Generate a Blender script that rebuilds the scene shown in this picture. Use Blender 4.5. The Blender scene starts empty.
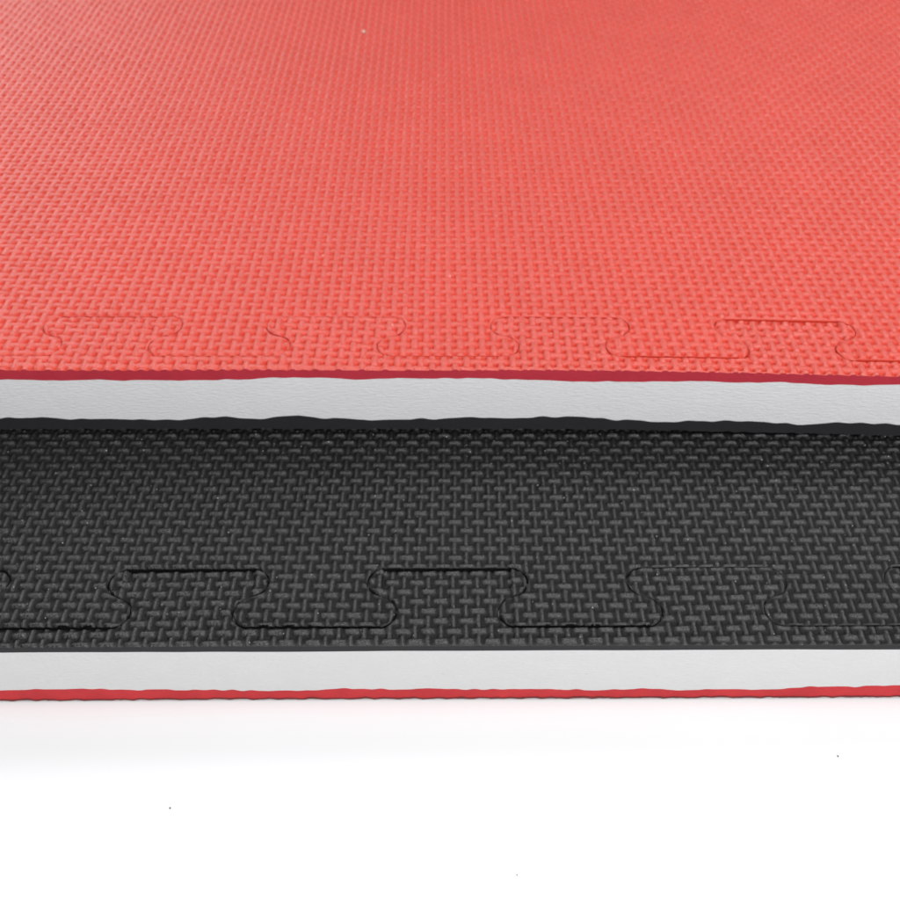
import bpy, math
import numpy as np

S = bpy.context.scene
C = S.collection
rng = np.random.default_rng(7)

# ------------------------------------------------------------------ camera
T = 0.040                       # thickness of one foam mat (m)
LIFT = 0.0014                   # the upper mat rests on the raised weave of the lower one
FPX = 975.0                     # focal length in pixels of a 900 px frame
PITCH = math.radians(44.3)      # camera looks down by this much
CAMZ = T + 0.335
cam_data = bpy.data.cameras.new("camera")
cam = bpy.data.objects.new("camera", cam_data)
C.objects.link(cam)
cam.location = (0, 0, CAMZ)
cam.rotation_euler = (math.pi / 2 - PITCH, 0, 0)
cam_data.sensor_width = 36
cam_data.lens = 36 * FPX / 900
cam_data.clip_start = 0.01
cam_data.clip_end = 50
cam_data.dof.use_dof = True
cam_data.dof.focus_distance = 0.37
cam_data.dof.aperture_fstop = 19
S.camera = cam

# ------------------------------------------------------------------ light
w = bpy.data.worlds.new("World")
S.world = w
w.use_nodes = True
bg = w.node_tree.nodes["Background"]
bg.inputs[0].default_value = (0.96, 0.98, 1.0, 1)
bg.inputs[1].default_value = 0.15

def area(name, loc, target, size, power, color=(1, 1, 1)):
    d = bpy.data.lights.new(name, 'AREA')
    d.shape = 'RECTANGLE'
    d.size, d.size_y = size
    d.energy = power
    d.color = color
    o = bpy.data.objects.new(name, d)
    C.objects.link(o)
    o.location = loc
    v = np.array(target) - np.array(loc)
    yaw = math.atan2(v[0], v[1])
    hor = math.hypot(v[0], v[1])
    o.rotation_euler = (math.atan2(hor, -v[2]), 0, -yaw)
    return o

area("softbox_front", (0.45, -0.95, 1.05), (0, 0.3, 0), (1.1, 0.6), 27)
area("softbox_overhead", (0.15, 0.0, 1.5), (0.0, 0.25, 0), (0.8, 0.6), 11)
area("softbox_right", (0.75, 1.3, 1.35), (0.1, 0.3, 0), (0.7, 0.55), 16)
area("softbox_left", (-1.2, 2.0, 1.05), (0, 0.5, 0), (1.3, 0.8), 22)

S.view_settings.view_transform = 'Standard'
S.view_settings.look = 'None'
S.view_settings.exposure = 0.0
S.view_settings.gamma = 1.0
S.render.engine = 'CYCLES'

def ground(px, py, z):
    """point of the plane at height z that the photograph shows at (px, py)"""
    u, v = (px - 450) / FPX, (py - 450) / FPX
    down = math.sin(PITCH) + v * math.cos(PITCH)
    fwd = math.cos(PITCH) - v * math.sin(PITCH)
    t = (CAMZ - z) / down
    return u * t, fwd * t

# ------------------------------------------------------------------ materials
def mat(name):
    m = bpy.data.materials.new(name)
    m.use_nodes = True
    nt = m.node_tree
    return m, nt, nt.nodes["Principled BSDF"]

def N(nt, t, **kw):
    n = nt.nodes.new(t)
    for k, v in kw.items():
        if hasattr(n, k):
            setattr(n, k, v)
        else:
            n.inputs[k].default_value = v
    return n

def skin_material(name, c0, c1, rough, spec, dust, dust_col, dust_scale=420.0, thr=0.16):
    """embossed, slightly shiny foam skin with a pebbled grain, faint mottling and specks of dust"""
    m, nt, b = mat(name)
    L = nt.links.new
    tc = N(nt, 'ShaderNodeTexCoord')
    n1 = N(nt, 'ShaderNodeTexNoise', Scale=38.0, Detail=4.0, Roughness=0.6)
    L(tc.outputs['Object'], n1.inputs['Vector'])
    ramp = N(nt, 'ShaderNodeMapRange')
    ramp.inputs['From Min'].default_value = 0.3
    ramp.inputs['From Max'].default_value = 0.7
    L(n1.outputs['Fac'], ramp.inputs['Value'])
    mix = N(nt, 'ShaderNodeMix', data_type='RGBA')
    mix.inputs['A'].default_value = (*c0, 1)
    mix.inputs['B'].default_value = (*c1, 1)
    L(ramp.outputs[0], mix.inputs['Factor'])
    # dust
    vo = N(nt, 'ShaderNodeTexVoronoi', Scale=dust_scale)
    L(tc.outputs['Object'], vo.inputs['Vector'])
    lt = N(nt, 'ShaderNodeMath', operation='LESS_THAN')
    lt.inputs[1].default_value = thr
    L(vo.outputs['Distance'], lt.inputs[0])
    sep = N(nt, 'ShaderNodeSeparateColor')
    L(vo.outputs['Color'], sep.inputs[0])
    gt = N(nt, 'ShaderNodeMath', operation='GREATER_THAN')
    gt.inputs[1].default_value = 1 - dust
    L(sep.outputs[0], gt.inputs[0])
    mu = N(nt, 'ShaderNodeMath', operation='MULTIPLY')
    L(lt.outputs[0], mu.inputs[0])
    L(gt.outputs[0], mu.inputs[1])
    mix2 = N(nt, 'ShaderNodeMix', data_type='RGBA')
    mix2.inputs['B'].default_value = (*dust_col, 1)
    L(mu.outputs[0], mix2.inputs['Factor'])
    L(mix.outputs['Result'], mix2.inputs['A'])
    L(mix2.outputs['Result'], b.inputs['Base Color'])
    # grain
    n2 = N(nt, 'ShaderNodeTexNoise', Scale=900.0, Detail=4.0, Roughness=0.7)
    L(tc.outputs['Object'], n2.inputs['Vector'])
    bump = N(nt, 'ShaderNodeBump')
    bump.inputs['Strength'].default_value = 0.7
    bump.inputs['Distance'].default_value = 0.0008
    L(n2.outputs['Fac'], bump.inputs['Height'])
    L(bump.outputs[0], b.inputs['Normal'])
    # the raised bars are glossier, the hollows duller so they read darker
    at = N(nt, 'ShaderNodeAttribute')
    at.attribute_name = 'relief'
    r = N(nt, 'ShaderNodeMapRange')
    r.inputs['From Min'].default_value = 0.25
    r.inputs['From Max'].default_value = 0.85
    r.inputs['To Min'].default_value = min(1, rough + 0.28)
    r.inputs['To Max'].default_value = rough
    L(at.outputs['Fac'], r.inputs['Value'])
    rn = N(nt, 'ShaderNodeMath', operation='MULTIPLY_ADD')
    rn.inputs[1].default_value = 0.25
    L(n2.outputs['Fac'], rn.inputs[0])
    L(r.outputs[0], rn.inputs[2])
    rs = N(nt, 'ShaderNodeMath', operation='SUBTRACT')
    rs.inputs[1].default_value = 0.12
    L(rn.outputs[0], rs.inputs[0])
    L(rs.outputs[0], b.inputs['Roughness'])
    sp = N(nt, 'ShaderNodeMapRange')
    sp.inputs['From Min'].default_value = 0.25
    sp.inputs['From Max'].default_value = 0.85
    sp.inputs['To Min'].default_value = spec * 0.33
    sp.inputs['To Max'].default_value = spec
    L(at.outputs['Fac'], sp.inputs['Value'])
    L(sp.outputs[0], b.inputs['Specular IOR Level'])
    return m

def cut_material(name, c0, c1, rough, stretch, bump_d, pits=0.0, pit_col=(0.3, 0.3, 0.3)):
    """cut face of foam: fine horizontal drag marks of the blade and open cells"""
    m, nt, b = mat(name)
    L = nt.links.new
    tc = N(nt, 'ShaderNodeTexCoord')
    mp = N(nt, 'ShaderNodeMapping')
    mp.inputs['Scale'].default_value = (stretch, 1, 1)
    L(tc.outputs['Object'], mp.inputs['Vector'])
    n1 = N(nt, 'ShaderNodeTexNoise', Scale=900.0, Detail=4.0, Roughness=0.65)
    L(mp.outputs[0], n1.inputs['Vector'])
    n0 = N(nt, 'ShaderNodeTexNoise', Scale=70.0, Detail=5.0, Roughness=0.65)
    L(tc.outputs['Object'], n0.inputs['Vector'])
    mix = N(nt, 'ShaderNodeMix', data_type='RGBA')
    mix.inputs['A'].default_value = (*c0, 1)
    mix.inputs['B'].default_value = (*c1, 1)
    L(n0.outputs['Fac'], mix.inputs['Factor'])
    out = mix.outputs['Result']
    if pits > 0:
        vo = N(nt, 'ShaderNodeTexVoronoi', Scale=330.0)
        L(tc.outputs['Object'], vo.inputs['Vector'])
        lt = N(nt, 'ShaderNodeMath', operation='LESS_THAN')
        lt.inputs[1].default_value = 0.13
        L(vo.outputs['Distance'], lt.inputs[0])
        sep = N(nt, 'ShaderNodeSeparateColor')
        L(vo.outputs['Color'], sep.inputs[0])
        gt = N(nt, 'ShaderNodeMath', operation='GREATER_THAN')
        gt.inputs[1].default_value = 1 - pits
        L(sep.outputs[0], gt.inputs[0])
        mu = N(nt, 'ShaderNodeMath', operation='MULTIPLY')
        L(lt.outputs[0], mu.inputs[0])
        L(gt.outputs[0], mu.inputs[1])
        mix2 = N(nt, 'ShaderNodeMix', data_type='RGBA')
        mix2.inputs['B'].default_value = (*pit_col, 1)
        L(mu.outputs[0], mix2.inputs['Factor'])
        L(out, mix2.inputs['A'])
        out = mix2.outputs['Result']
    L(out, b.inputs['Base Color'])
    bump = N(nt, 'ShaderNodeBump')
    bump.inputs['Strength'].default_value = 0.6
    bump.inputs['Distance'].default_value = bump_d
    L(n1.outputs['Fac'], bump.inputs['Height'])
    L(bump.outputs[0], b.inputs['Normal'])
    b.inputs['Roughness'].default_value = rough
    b.inputs['Specular IOR Level'].default_value = 0.25
    return m

M_RED = skin_material('red_foam_skin', (0.51, 0.034, 0.015), (0.55, 0.039, 0.019), 0.30, 1.0, 0.0015, (0.9, 0.6, 0.55))
M_BLACK = skin_material('black_foam_skin', (0.0030, 0.0029, 0.0033), (0.0046, 0.0044, 0.0049), 0.27, 0.72, 0.05, (0.5, 0.5, 0.52), 600.0, 0.12)
M_REDCUT = cut_material('red_foam_cut', (0.33, 0.018, 0.034), (0.47, 0.032, 0.050), 0.75, 0.5, 0.0004)
M_REDCUT2 = cut_material('red_foam_cut_bright', (0.32, 0.016, 0.022), (0.54, 0.036, 0.040), 0.75, 0.5, 0.0005)
M_GAPSHADE = cut_material('dark_red_gap_shade', (0.070, 0.018, 0.018), (0.16, 0.028, 0.028), 0.6, 0.5, 0.0005)  # shadow of the gap above the table, put into the colour
M_BLACKCUT = cut_material('black_foam_cut', (0.014, 0.014, 0.015), (0.02, 0.02, 0.022), 0.7, 0.5, 0.0003)
M_CORE_U = cut_material('grey_foam_cut', (0.60, 0.60, 0.61), (0.65, 0.65, 0.66), 0.85, 0.35, 0.0006)
M_CORE_L = cut_material('pale_grey_foam_cut', (0.51, 0.51, 0.51), (0.55, 0.55, 0.55), 0.85, 0.5, 0.0005, 0.006, (0.45, 0.44, 0.43))

# ------------------------------------------------------------------ mesh helpers
def make_mesh(name, verts, loops, starts, totals, material, smooth=None):
    me = bpy.data.meshes.new(name)
    me.vertices.add(len(verts))
    me.vertices.foreach_set('co', np.asarray(verts, dtype=np.float32).ravel())
    me.loops.add(len(loops))
    me.loops.foreach_set('vertex_index', np.asarray(loops, dtype=np.int32))
    me.polygons.add(len(starts))
    me.polygons.foreach_set('loop_start', np.asarray(starts, dtype=np.int32))
    me.polygons.foreach_set('loop_total', np.asarray(totals, dtype=np.int32))
    if smooth is None:
        smooth = np.zeros(len(starts), dtype=bool)
    me.polygons.foreach_set('use_smooth', np.asarray(smooth, dtype=bool))
    me.materials.append(material)
    me.update(calc_edges=True)
    me.validate()
    return me

def link(name, me, parent=None):
    o = bpy.data.objects.new(name, me)
    C.objects.link(o)
    if parent is not None:
        o.parent = parent
    return o

def thing(name, loc, label, cat, group=None):
    o = bpy.data.objects.new(name, None)
    C.objects.link(o)
    o.location = loc
    o.empty_display_size = 0.05
    o['label'] = label
    o['category'] = cat
    if group:
        o['group'] = group
    return o

def wave1d(x, seed, amp, lens, weights):
    """smooth random line made from value noise at several wavelengths (metres)"""
    r = np.random.default_rng(seed)
    y = np.zeros_like(x)
    for l, wt in zip(lens, weights):
        k = r.uniform(-1, 1, 4000)
        t = x / l + 1500.37
        i = np.floor(t).astype(int)
        f = t - i
        f = f * f * (3 - 2 * f)
        y += wt * (k[i % 4000] * (1 - f) + k[(i + 1) % 4000] * f)
    return y * amp

def noise2d(x, y, seed, l):
    r = np.random.default_rng(seed)
    k = r.uniform(-1, 1, (256, 256))
    tx, ty = x / l + 100.3, y / l + 90.7
    i, j = np.floor(tx).astype(int), np.floor(ty).astype(int)
    fx, fy = tx - i, ty - j
    fx = fx * fx * (3 - 2 * fx)
    fy = fy * fy * (3 - 2 * fy)
    a = k[i % 256, j % 256] * (1 - fx) + k[(i + 1) % 256, j % 256] * fx
    b = k[i % 256, (j + 1) % 256] * (1 - fx) + k[(i + 1) % 256, (j + 1) % 256] * fx
    return a * (1 - fy) + b * fy

def hash2(i, j, seed):
    h = np.sin(i * 12.9898 + j * 78.233 + seed * 3.71) * 43758.5453
    return h - np.floor(h)

# ------------------------------------------------------------------ the embossed weave
RED_WEAVE = dict(hl=0.66, hw=0.33, vw=0.30, vl=0.70, shoulder=0.22, dome=0.45, low=-0.22, tilt=-0.30, drop=2.1, up=0.0)
BLACK_WEAVE = dict(hl=0.62, hw=0.285, vw=0.215, vl=0.68, shoulder=0.24, dome=0.62, low=0.0, tilt=0.20, drop=1.35, up=-0.12)

def weave(x, y, cell, ph, rot, amp, seed, st):
    """checkerboard of raised cross bars and upright bars, like a plain basket weave"""
    c, s = math.cos(rot), math.sin(rot)
    u = (c * x + s * y) / cell + ph[0]
    v = (-s * x + c * y) / cell + ph[1]
    i0, j0 = np.floor(u), np.floor(v)
    best = np.full_like(u, -1.0)
    for di, dj in ((0, 0), (1, 0), (-1, 0), (0, 1), (0, -1)):
        i, j = i0 + di, j0 + dj
        fu, fv = u - i - 0.5, v - j - 0.5
        horiz = ((i + j) % 2 == 0)
        r1 = hash2(i, j, seed)
        r2 = hash2(i, j, seed + 11)
        fu = fu + (r1 - 0.5) * 0.05
        fv = fv + (r2 - 0.5) * 0.05
        hl = np.where(horiz, st['hl'] + 0.05 * (r2 - 0.5), st['vw'])
        hw = np.where(horiz, st['hw'], st['vl'] + 0.05 * (r1 - 0.5))
        rad = 0.13
        qx, qy = np.abs(fu) - hl + rad, np.abs(fv) - hw + rad
        d = np.hypot(np.maximum(qx, 0), np.maximum(qy, 0)) + np.minimum(np.maximum(qx, qy), 0) - rad
        # raised bar with a rounded shoulder that drops into a hollow
        t = np.clip(1 + d / st['shoulder'], 0, 1)
        h = 1 - st['dome'] * t ** 2.2 - np.clip(d / 0.20, 0, 1) * (st['drop'] - st['dome'])
        # cross bars slope a little along their length, upright bars ride higher
        h = h + np.where(horiz, st['low'] + st['tilt'] * fu, st['up'] - 0.08 * (fv / 0.6) ** 2)
        h = h + 0.14 * (r1 - 0.5)
        best = np.maximum(best, h)
    return best * amp

# ------------------------------------------------------------------ jigsaw seam
def seam_line(x0, half, n0, n1, y_front, y_back, lean):
    """polyline of the jigsaw cut. Boundaries of knobs sit at x0 + k*half; between even k and k+1 the
    front strip reaches back (y_back), between odd k and k+1 the mat reaches forward (y_front)."""
    D = y_back - y_front
    r = D / 4.0
    pts = []
    for k in range(n0, n1 + 1):
        xc = x0 + k * half
        if k % 2 == 0:     # going from the mat knob (front) to the strip knob (back)
            sgn = 1
        else:
            sgn = -1
        # circle at the back (end of the strip knob) and circle at the front (end of the mat knob)
        cb = np.array([xc + sgn * lean, y_back - r])
        cf = np.array([xc - sgn * lean, y_front + r])
        ang = math.atan2(cb[1] - cf[1], cb[0] - cf[0])
        # back circle from its top, round the outer side, to the tangent point
        a0, a1 = math.pi / 2, ang + math.pi
        if sgn > 0:
            # from top counter-clockwise through the left to the point facing cf
            while a1 < a0: a1 += 2 * math.pi
        else:
            while a1 > a0: a1 -= 2 * math.pi
        back = [(cb[0] + r * math.cos(a), cb[1] + r * math.sin(a)) for a in np.linspace(a0, a1, 30)]
        b0, b1 = ang, -math.pi / 2
        if sgn > 0:
            # from the point facing cb clockwise through the right to the bottom
            while b1 > b0: b1 -= 2 * math.pi
        else:
            while b1 < b0: b1 += 2 * math.pi
        front = [(cf[0] + r * math.cos(a), cf[1] + r * math.sin(a)) for a in np.linspace(b0, b1, 30)]
        s = back + front[1:]
        if sgn > 0:
            s = s[::-1]
        pts += s
    return np.array(pts)

def densify(p, step):
    out = []
    for a, b in zip(p[:-1], p[1:]):
        n = max(1, int(math.ceil(np.hypot(*(b - a)) / step)))
        for k in range(n):
            out.append(a + (b - a) * k / n)
    out.append(p[-1])
    return np.array(out)

class Sheet:
    """embossed top skin cut along a jigsaw seam into the mat's piece and the border strip's piece"""
    def __init__(self, seam, xs, ys):
        self.seam = seam
        self.dx = xs
        X, Y = np.meshgrid(xs, ys, indexing='xy')      # rows = y
        self.nx, self.ny = len(xs), len(ys)
        sp = np.median(np.diff(xs))
        ylo, yhi = seam[:, 1].min(), seam[:, 1].max()
        # side: +1 mat, -1 strip. count the crossings of a ray going towards +y
        side = np.where(Y > 0.5 * (ylo + yhi), 1, -1).astype(np.int8)
        rows = np.where((ys > ylo - 0.006) & (ys < yhi + 0.006))[0]
        ysub = ys[rows]
        a, b = seam[:-1], seam[1:]
        for ci, x in enumerate(xs):
            xx = x + 1e-7
            hit = (a[:, 0] > xx) != (b[:, 0] > xx)
            if not hit.any():
                continue
            aa, bb = a[hit], b[hit]
            yc = aa[:, 1] + (xx - aa[:, 0]) / (bb[:, 0] - aa[:, 0]) * (bb[:, 1] - aa[:, 1])
            cnt = (yc[None, :] > ysub[:, None]).sum(1)
            side[rows, ci] = np.where(cnt % 2 == 0, 1, -1)
        # distance and nearest point on the seam
        dist = np.full(X.shape, 1.0)
        nearx, neary = X.copy(), Y.copy()
        fine = densify(seam, sp / 6)
        order = np.argsort(fine[:, 0])
        fx = fine[order]
        for ci, x in enumerate(xs):
            lo, hi = np.searchsorted(fx[:, 0], (x - 0.006, x + 0.006))
            if hi <= lo:
                continue
            seg = fx[lo:hi]
            d2 = (seg[None, :, 0] - x) ** 2 + (seg[None, :, 1] - ysub[:, None]) ** 2
            k = d2.argmin(1)
            d = np.sqrt(d2[np.arange(len(ysub)), k])
            dist[rows, ci] = np.minimum(d, 0.006)
            nearx[rows, ci] = seg[k, 0]
            neary[rows, ci] = seg[k, 1]
        self.X, self.Y, self.side, self.dist = X, Y, side, dist
        self.snap = dist < sp * 0.52
        self.SX = np.where(self.snap, nearx, X)
        self.SY = np.where(self.snap, neary, Y)

    def piece(self, which, height, wall_z, gap, name, material, origin, warp):
        """which: +1 mat, -1 strip; height(x, y, edge distance) gives z; wall_z(x, y) is the foot of the walls"""
        nx, ny = self.nx, self.ny
        idx = np.arange(nx * ny).reshape(ny, nx)
        s = np.where(self.snap, 0, self.side).ravel()
        q = np.stack([idx[:-1, :-1], idx[:-1, 1:], idx[1:, 1:], idx[1:, :-1]], -1).reshape(-1, 4)
        sq = s[q]
        mx, mn = sq.max(1), sq.min(1)
        allsnap = (mx == 0) & (mn == 0)
        centre_side = self.side.ravel()[q].sum(1)
        ok = np.where(which > 0, (mn >= 0) & (mx > 0), (mx <= 0) & (mn < 0))
        ok |= allsnap & (np.sign(centre_side + 0.1) == which)
        quads = q[ok]
        mixed = q[(mx > 0) & (mn < 0)]
        tris = []
        for f in mixed:
            sv = s[f]
            if sv[0] == 0 and sv[2] == 0:
                cand = ((f[0], f[1], f[2]), (f[0], f[2], f[3]))
            elif sv[1] == 0 and sv[3] == 0:
                cand = ((f[1], f[2], f[3]), (f[1], f[3], f[0]))
            else:
                cand = ((f[0], f[1], f[2]), (f[0], f[2], f[3]))
            for t in cand:
                if np.sign(s[list(t)].sum()) == which:
                    tris.append(t)
        tris = np.array(tris, dtype=np.int64).reshape(-1, 3)
        # edge distance: to the seam and to the front edge
        front = self.Y - self.Y[0, 0]
        edge = np.where(self.snap, 0, self.dist)
        x, y = self.SX.copy(), self.SY.copy()
        # open the seam a hair: pull snapped points to this piece's own side
        gx = np.zeros_like(x)
        gy = np.zeros_like(y)
        dvx, dvy = self.X - self.SX, self.Y - self.SY
        ln = np.hypot(dvx, dvy) + 1e-9
        sg = np.where(self.side == which, 1, -1)
        far = ln > 1e-5
        gx[far] = (dvx / ln * sg)[far]
        gy[far] = (dvy / ln * sg)[far]
        gp = gap(x)
        x = x + np.where(self.snap, gx * gp, 0)
        y = y + np.where(self.snap, gy * gp, 0)
        z, self.relief = height(x, y, edge, np.minimum(front, 0.01))
        V = np.stack([x, y, z], -1).reshape(-1, 3)
        # boundary edges -> walls
        e = [quads[:, [0, 1]], quads[:, [1, 2]], quads[:, [2, 3]], quads[:, [3, 0]]]
        if len(tris):
            e += [tris[:, [0, 1]], tris[:, [1, 2]], tris[:, [2, 0]]]
        e = np.concatenate(e)
        key = np.sort(e, 1)
        code = key[:, 0] * (nx * ny) + key[:, 1]
        _, inv, cnt = np.unique(code, return_inverse=True, return_counts=True)
        be = e[cnt[inv] == 1]
        used = np.unique(np.concatenate([quads.ravel(), tris.ravel()]))
        remap = np.full(nx * ny, -1)
        remap[used] = np.arange(len(used))
        verts = V[used]
        bu = np.unique(be)
        top_map = np.full(nx * ny, -1)
        top_map[bu] = len(used) + np.arange(len(bu))
        low = V[bu].copy()
        low[:, 2] = wall_z(low[:, 0], low[:, 1])
        verts = np.concatenate([verts, V[bu], low])
        Q = remap[quads]
        Tt = remap[tris] if len(tris) else np.zeros((0, 3), int)
        tb = top_map[be]
        W = np.stack([tb[:, 1], tb[:, 0], tb[:, 0] + len(bu), tb[:, 1] + len(bu)], -1)
        loops = np.concatenate([Q.ravel(), W.ravel(), Tt.ravel()])
        totals = np.concatenate([np.full(len(Q) + len(W), 4), np.full(len(Tt), 3)])
        starts = np.concatenate([[0], np.cumsum(totals)[:-1]])
        smooth = np.concatenate([np.ones(len(Q)), np.zeros(len(W)), np.ones(len(Tt))]).astype(bool)
        verts = warp(verts) - np.array(origin)
        me = make_mesh(name, verts, loops, starts, totals, material, smooth)
        at = me.attributes.new('relief', 'FLOAT', 'POINT')
        rel = np.concatenate([self.relief.ravel()[used], np.zeros(2 * len(bu))])
        at.data.foreach_set('value', rel.astype(np.float32))
        return me

def slab(name, outline, ztop, zbot, material, origin, warp):
    """closed prism over an outline (counter-clockwise), with its own top and bottom height per point"""
    n = len(outline)
    top = np.column_stack([outline, ztop])
    bot = np.column_stack([outline, zbot])
    i = np.arange(n)
    j = (i + 1) % n
    W = np.stack([i + n, j + n, j, i], -1)
    loops = np.concatenate([W.ravel(), i, (i + n)[::-1]])
    totals = np.concatenate([np.full(n, 4), [n, n]])
    starts = np.concatenate([[0], np.cumsum(totals)[:-1]])
    verts = warp(np.concatenate([top, bot])) - np.array(origin)
    return make_mesh(name, verts, loops, starts, totals, material)

def layer(name, front, back, ztop, zbot, zt_flat, zb_flat, material, origin, warp):
    """foam layer of the border strip: a wavy front face, a short lead-in behind it, then a flat slab"""
    nf, nb = len(front), len(back)
    inner = front + np.array([0, 0.007])
    rest = np.concatenate([inner, back])
    n = len(rest)
    verts = np.concatenate([np.column_stack([front, ztop]), np.column_stack([front, zbot]),
                            np.column_stack([rest, np.full(n, zt_flat)]), np.column_stack([rest, np.full(n, zb_flat)])])
    A, B, R, Q = 0, nf, 2 * nf, 2 * nf + n
    i = np.arange(nf - 1)
    quads = [np.stack([B + i, B + i + 1, A + i + 1, A + i], -1),
             np.stack([A + i, A + i + 1, R + i + 1, R + i], -1),
             np.stack([Q + i, Q + i + 1, B + i + 1, B + i], -1)]
    k = np.arange(nf - 1, n)
    k2 = (k + 1) % n
    quads.append(np.stack([Q + k, Q + k2, R + k2, R + k], -1))
    e = nf - 1
    quads.append(np.array([[B + e, Q + e, R + e, A + e], [Q, B, A, R]]))
    W = np.concatenate(quads)
    c = np.arange(n)
    loops = np.concatenate([W.ravel(), R + c, (Q + c)[::-1]])
    totals = np.concatenate([np.full(len(W), 4), [n, n]])
    starts = np.concatenate([[0], np.cumsum(totals)[:-1]])
    me = make_mesh(name, warp(verts) - np.array(origin), loops, starts, totals, material)
    return me

def gap_shade_strip(name, front, zlow, zhigh, material, origin, warp):
    """thin strip in the dark colour of the shadow gap under the foam, standing a hair proud of the cut face"""
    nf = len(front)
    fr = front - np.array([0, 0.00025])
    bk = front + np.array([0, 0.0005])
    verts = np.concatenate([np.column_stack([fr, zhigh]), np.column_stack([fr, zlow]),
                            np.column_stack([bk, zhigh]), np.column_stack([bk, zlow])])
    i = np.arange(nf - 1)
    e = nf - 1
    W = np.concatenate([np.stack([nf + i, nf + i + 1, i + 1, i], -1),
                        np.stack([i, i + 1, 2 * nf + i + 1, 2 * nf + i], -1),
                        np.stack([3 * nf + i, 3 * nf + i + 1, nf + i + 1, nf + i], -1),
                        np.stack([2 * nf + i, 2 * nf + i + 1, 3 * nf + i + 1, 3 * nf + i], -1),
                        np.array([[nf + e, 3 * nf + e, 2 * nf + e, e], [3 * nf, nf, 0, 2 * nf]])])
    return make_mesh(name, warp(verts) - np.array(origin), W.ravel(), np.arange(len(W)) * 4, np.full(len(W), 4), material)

# ------------------------------------------------------------------ setting: the white table
def table():
    bev = 0.02
    x0, x1, y0, y1 = -1.6, 1.6, -0.9, 2.6
    v = [(x0, y0, 0), (x1, y0, 0), (x1, y1, 0), (x0, y1, 0)]
    v += [(x0 - bev, y0 - bev, -bev), (x1 + bev, y0 - bev, -bev), (x1 + bev, y1 + bev, -bev), (x0 - bev, y1 + bev, -bev)]
    v += [(a, b, -0.05) for a, b, _ in v[4:8]]
    f = [(0, 1, 2, 3)]
    for o in (0, 4):
        for k in range(4):
            f.append((o + k + 4, o + (k + 1) % 4 + 4, o + (k + 1) % 4, o + k))
    f.append((11, 10, 9, 8))
    loops = np.array(f).ravel()
    m, nt, b = mat('white_table_board')
    L = nt.links.new
    tc = N(nt, 'ShaderNodeTexCoord')
    n = N(nt, 'ShaderNodeTexNoise', Scale=9.0, Detail=4.0)
    L(tc.outputs['Object'], n.inputs['Vector'])
    mx = N(nt, 'ShaderNodeMix', data_type='RGBA')
    mx.inputs['A'].default_value = (0.715, 0.72, 0.727, 1)
    mx.inputs['B'].default_value = (0.73, 0.735, 0.742, 1)
    L(n.outputs['Fac'], mx.inputs['Factor'])
    L(mx.outputs['Result'], b.inputs['Base Color'])
    b.inputs['Roughness'].default_value = 0.55
    b.inputs['Specular IOR Level'].default_value = 0.2
    me = make_mesh('table_surface', v, loops, np.arange(len(f)) * 4, np.full(len(f), 4), m)
    o = link('table_surface', me)
    o['kind'] = 'structure'
table()

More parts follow.
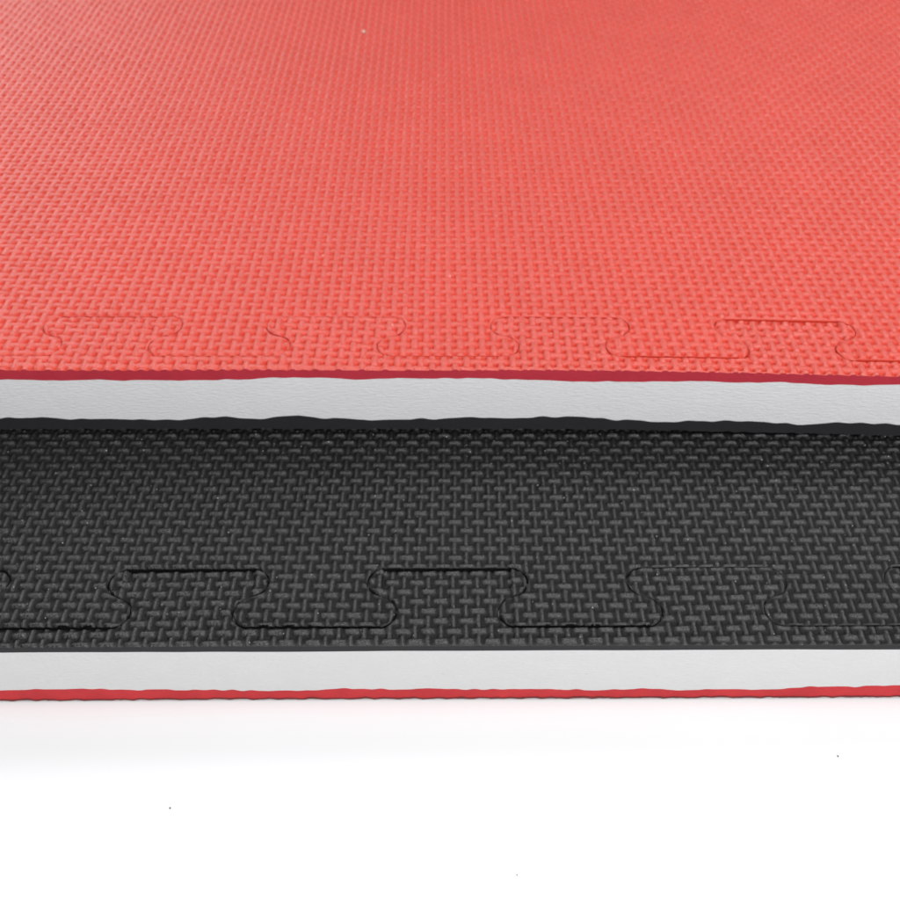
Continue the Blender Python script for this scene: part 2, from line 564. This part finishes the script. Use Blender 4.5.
# ------------------------------------------------------------------ one mat with its border strip
def build(kind):
    up = kind == 'upper'
    zb = T + LIFT if up else 0.0002
    zt = zb + (0.0384 if up else T)
    if up:
        yf = ground(450, 371.5, zt)[1]
        y_fr = ground(450, 357, zt)[1]
        y_bk = ground(450, 317.5, zt)[1]
        x_a = ground(52, 338, zt)[0]
        x_b = ground(731, 338, zt)[0]
        half = (x_b - x_a) / 6
        lean = 0.0012
        cell, amp = 0.0110 / 2, 0.00140
        ydense = yf + 0.60
        warp_amt = 1.0
    else:
        yf = ground(450, 647, zt)[1]
        y_fr = ground(450, 627.5, zt)[1]
        y_bk = ground(450, 568.5, zt)[1]
        x_a = ground(119.5, 598, zt)[0]
        x_b = ground(776, 598, zt)[0]
        half = (x_b - x_a) / 5
        lean = 0.0013
        cell, amp = 0.0105 / 2, 0.00130
        ydense = yf + 0.165
        warp_amt = 0.0
    x0 = x_a
    n0 = -int((x_a + 0.5) / half)
    n1 = int((0.5 - x_a) / half)
    XL, XR = x0 + (n0 - 0.5) * half, x0 + (n1 + 0.5) * half
    yback = yf + 1.0

    def warp(v):
        v = np.array(v, dtype=float)
        xx = v[:, 0]
        if warp_amt:
            t = np.clip((xx - 0.03) / 0.20, 0, 2)
            v[:, 1] -= 0.0048 * t ** 1.6 * np.clip(1 - (v[:, 1] - yf) / 0.5, 0, 1)
            v[:, 1] -= wave1d(xx, 5, 0.0004, [0.12], [1])
        else:
            v[:, 1] += 0.0022 * xx / 0.25 * 0.5
            v[:, 1] += wave1d(xx, 6, 0.0003, [0.15], [1])
        return v

    seam = seam_line(x0, half, n0, n1, y_fr, y_bk, lean)
    seam = np.concatenate([[[XL, seam[0, 1]]], seam, [[XR, seam[-1, 1]]]])

    sp = cell / 8.5
    dense_x = 0.40 if up else 0.33
    xs = np.concatenate([np.arange(XL, -dense_x, 0.004), np.arange(-dense_x, dense_x, sp), np.arange(dense_x, XR, 0.004), [XR]])
    xs = xs[np.concatenate([[True], np.diff(xs) > 1e-5])]
    # the seam must stay finely meshed over its whole length
    xs = np.concatenate([np.arange(XL, -dense_x, sp * 1.0), np.arange(-dense_x, dense_x, sp), np.arange(dense_x, XR - sp * .5, sp), [XR]]) if not up else xs
    ys = np.concatenate([np.arange(yf, ydense, sp), np.arange(ydense, yback - 0.01, 0.02), [yback]])
    if up:
        xs = np.concatenate([np.arange(XL, XR - sp * 0.5, sp), [XR]])
    sheet = Sheet(seam, xs, ys)

    lip = 0.0006 if up else 0.0009
    def tight(x):                       # where the cut has closed up again
        return 0.8 + 0.2 * np.clip((x + 0.02) / 0.10, 0, 1) if up else 1 - 0.35 * np.clip((x - 0.065) / 0.05, 0, 1)
    # how far each knob of the strip has sunk and each knob of the mat has risen (metres), by knob index
    if up:
        sink = {0: 0.0005, 2: 0.0003, 4: 0.0002, 6: 0.0011, 8: 0.0008}
        rise = {-1: 0.0000, 1: 0.0001, 3: 0.0002, 5: 0.0009, 7: 0.0011}
    else:
        sink = {-2: 0.0013, 0: 0.0014, 2: 0.0017, 4: 0.0000, 6: 0.0006}
        rise = {-1: 0.0007, 1: 0.0006, 3: 0.0008, 5: 0.0000, 7: 0.0002}
    style = RED_WEAVE if up else BLACK_WEAVE
    tab = np.zeros(400)
    for k, vv in sink.items():
        tab[k + 200] = vv
    for k, vv in rise.items():
        tab[k + 200] = vv

    def knob(x):
        return np.floor((x - x0) / half + 1e-9).astype(int)

    def height_mat(x, y, edge, front):
        h = weave(x, y, cell, (0.31, 0.2), math.radians(0.25 if up else -0.2), amp, 1 if up else 3, style)
        fade = np.clip((ydense - y) / 0.004, 0, 1)
        h = h * fade + amp * 0.6 * (1 - fade)
        soft = 0.7 * np.exp(-(edge / 0.0009) ** 2)
        h = h * (1 - soft) + 0.6 * amp * soft
        z = zt + h + noise2d(x, y, 21, 0.09) * 0.0003
        k = knob(x)
        kk = np.where(k % 2 != 0, k, k - 1)
        reach = np.clip((y_bk + 0.012 - y) / (y_bk + 0.012 - y_fr), 0, 1) ** 1.5
        z = z + np.where(k % 2 != 0, tab[np.clip(k + 200, 0, 399)], 0) * reach
        z = z - lip * tight(x) * np.exp(-(edge / 0.0006) ** 2)
        return z, np.clip(h / amp, 0, 1)

    def height_strip(x, y, edge, front):
        h = weave(x, y, cell, (0.83, 0.62), math.radians(-0.7 if up else 0.5), amp * (1.22 if up else 1.1), 7 if up else 9, style)
        keep = 0.85 * np.exp(-(front / 0.0011) ** 2)      # the blade pressed the front row of bars flat
        h = np.where(h < 0.75 * amp, h * (1 - keep) + 0.75 * amp * keep, h)
        soft = 0.7 * np.exp(-(edge / 0.0009) ** 2)
        h = h * (1 - soft) + 0.6 * amp * soft
        z = zt + h + noise2d(x, y, 33, 0.07) * 0.0003
        k = knob(x)
        reach = np.clip((y - yf) / (y_bk - yf), 0, 1) ** 1.5
        z = z - np.where(k % 2 == 0, tab[np.clip(k + 200, 0, 399)], 0) * reach
        z = z - lip * tight(x) * np.exp(-(edge / 0.0006) ** 2) - 0.0004 * np.exp(-(front / 0.0006) ** 2)
        return z, np.clip(h / amp, 0, 1)

    # layer boundaries seen on the cut front face
    xf = np.arange(XL, XR, 0.0008)
    xf = np.concatenate([xf[:-1], [XR]])
    if up:
        z1 = lambda x: zt - 0.0052 + wave1d(x, 41, 0.0010, [0.055, 0.018, 0.0055], [0.8, 0.6, 0.3])
        z2 = lambda x: zb + 0.0083 + wave1d(x, 42, 0.0017, [0.06, 0.018, 0.006], [0.7, 0.8, 0.35])
    else:
        z1 = lambda x: zt - 0.0030 + wave1d(x, 43, 0.0004, [0.05, 0.015], [0.9, 0.3])
        z2 = lambda x: zb + 0.0084 + wave1d(x, 44, 0.0013, [0.07, 0.018, 0.004], [0.8, 0.6, 0.4])
    z1m, z2m = zt - (0.0052 if up else 0.0030), zb + (0.0083 if up else 0.0084)
    bars = np.abs(np.sin(math.pi * xf / cell * 0.5 + 0.4)) ** 0.7
    zfoot = zb + 0.0006 + 0.0005 * bars + np.abs(wave1d(xf, 45, 0.0006, [0.02, 0.0035], [0.5, 0.8]))

    skin = M_RED if up else M_BLACK
    cut_core = M_CORE_U if up else M_CORE_L
    cut_under = M_BLACKCUT if up else M_REDCUT2

    # --- border strip
    o_strip = (0.0, yf, zb)
    strip = thing('border_strip', o_strip,
                  'narrow red topped jigsaw border strip along the front edge of the upper mat' if up else
                  'narrow black topped jigsaw border strip with red underside resting on the white table',
                  'foam strip', 'jigsaw border strips of the foam mats')
    g = 0.00016 if up else 0.00026
    me = sheet.piece(-1, height_strip, lambda x, y: np.where(y < yf + 1e-6, z1(x), z1m) - 0.0, lambda x: g * tight(x), 'top_layer', skin, o_strip, warp)
    me.materials.append(M_REDCUT if up else M_BLACKCUT)
    # walls take the cut-foam material
    nrm = np.zeros(len(me.polygons) * 3, dtype=np.float32)
    me.polygons.foreach_get('normal', nrm)
    mi = (np.abs(nrm.reshape(-1, 3)[:, 2]) < 1e-3) & (nrm.reshape(-1, 3)[:, 1] < -0.5)
    sm = np.zeros(len(me.polygons), dtype=bool)
    me.polygons.foreach_get('use_smooth', sm)
    me.polygons.foreach_set('material_index', (mi & ~sm).astype(np.int32))
    link('top_layer', me, strip)
    back = seam[::-1]                              # from right to left
    shift = np.array([0, -g])
    front_line = np.column_stack([xf, np.full(len(xf), yf)])
    link('core', layer('core', front_line, back + shift, z1(xf), z2(xf), z1m, z2m, cut_core, o_strip, warp), strip)
    low_part = link('bottom_layer', layer('bottom_layer', front_line, back + shift, z2(xf), zfoot, z2m, zb, cut_under, o_strip, warp), strip)

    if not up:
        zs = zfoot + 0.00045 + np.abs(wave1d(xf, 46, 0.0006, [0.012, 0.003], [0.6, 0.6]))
        link('underside_shade', gap_shade_strip('underside_shade', front_line, zfoot - 0.0002, zs, M_GAPSHADE, o_strip, warp), low_part)  # painted shadow line where the lower strip meets the table

    # --- mat
    o_mat = (0.0, y_fr, zb)
    m = thing('puzzle_mat', o_mat,
              'large red topped foam puzzle mat filling the upper half, stacked on the black one' if up else
              'black topped foam puzzle mat lying under the red mat on the white table',
              'foam mat', 'stacked foam puzzle mats')
    me = sheet.piece(1, height_mat, lambda x, y: np.full_like(x, z1m), lambda x: g * tight(x), 'top_layer', skin, o_mat, warp)
    link('top_layer', me, m)
    outline = np.concatenate([seam - shift, [[XR, yback], [XL, yback]]])
    k = len(outline)
    link('core', slab('core', outline, np.full(k, z1m), np.full(k, z2m), cut_core, o_mat, warp), m)
    link('bottom_layer', slab('bottom_layer', outline, np.full(k, z2m), np.full(k, zb), cut_under, o_mat, warp), m)
    return zt

zt_low = build('lower')
zt_up = build('upper')

# ------------------------------------------------------------------ crumbs and specks
def grain(name, loc, size, squash, color, label, cat, seed):
    r = np.random.default_rng(seed)
    nu, nv = 12, 8
    v = [(0, 0, -1)]
    for j in range(1, nv):
        th = math.pi * j / nv - math.pi / 2
        for i in range(nu):
            a = 2 * math.pi * i / nu
            v.append((math.cos(th) * math.cos(a), math.cos(th) * math.sin(a), math.sin(th)))
    v.append((0, 0, 1))
    v = np.array(v)
    lump = 1 + 0.22 * np.sin(v[:, 0] * 2.3 + seed) + 0.18 * np.sin(v[:, 1] * 3.1 + 2 * seed) + r.uniform(-0.05, 0.05, len(v))
    v = v * lump[:, None] * np.array([1, 0.8, squash]) * size
    v[:, 2] -= v[:, 2].min()
    f = []
    last = len(v) - 1
    for i in range(nu):
        f.append((0, 1 + (i + 1) % nu, 1 + i))
        f.append((last, 1 + (nv - 2) * nu + i, 1 + (nv - 2) * nu + (i + 1) % nu))
        for j in range(nv - 2):
            p = 1 + j * nu
            f.append((p + i, p + (i + 1) % nu, p + nu + (i + 1) % nu, p + nu + i))
    totals = np.array([len(q) for q in f])
    starts = np.concatenate([[0], np.cumsum(totals)[:-1]])
    mm, nt, b = mat(name + '_material')
    n = N(nt, 'ShaderNodeTexNoise', Scale=2500.0)
    mx = N(nt, 'ShaderNodeMix', data_type='RGBA')
    mx.inputs['A'].default_value = (*color, 1)
    mx.inputs['B'].default_value = (*[c * 0.8 for c in color], 1)
    nt.links.new(n.outputs['Fac'], mx.inputs['Factor'])
    nt.links.new(mx.outputs['Result'], b.inputs['Base Color'])
    b.inputs['Roughness'].default_value = 0.7
    o = link(name, make_mesh(name, v, np.concatenate([np.array(q) for q in f]), starts, totals, mm, np.ones(len(f), bool)))
    o.location = loc
    o['label'] = label
    o['category'] = cat
    return o

x, y = ground(364, 34, zt_up)
grain('crumb', (x, y, zt_up + 0.0004), 0.0014, 0.8, (0.62, 0.52, 0.42), 'tiny pale crumb lying far back on the red mat', 'crumb', 3)
for (px, py, size, lab) in ((170, 808.5, 0.00040, 'tiny dark speck low on the left of the white table'),
                            (838, 756.5, 0.00036, 'tiny dark speck on the right of the white table below the black strip'),
                            (517, 875, 0.00026, 'faintest tiny dark speck near the front middle of the white table')):
    x, y = ground(px, py, 0)
    grain('dust_speck', (x, y, 0), size, 0.7, (0.12, 0.10, 0.09), lab, 'speck', int(px))
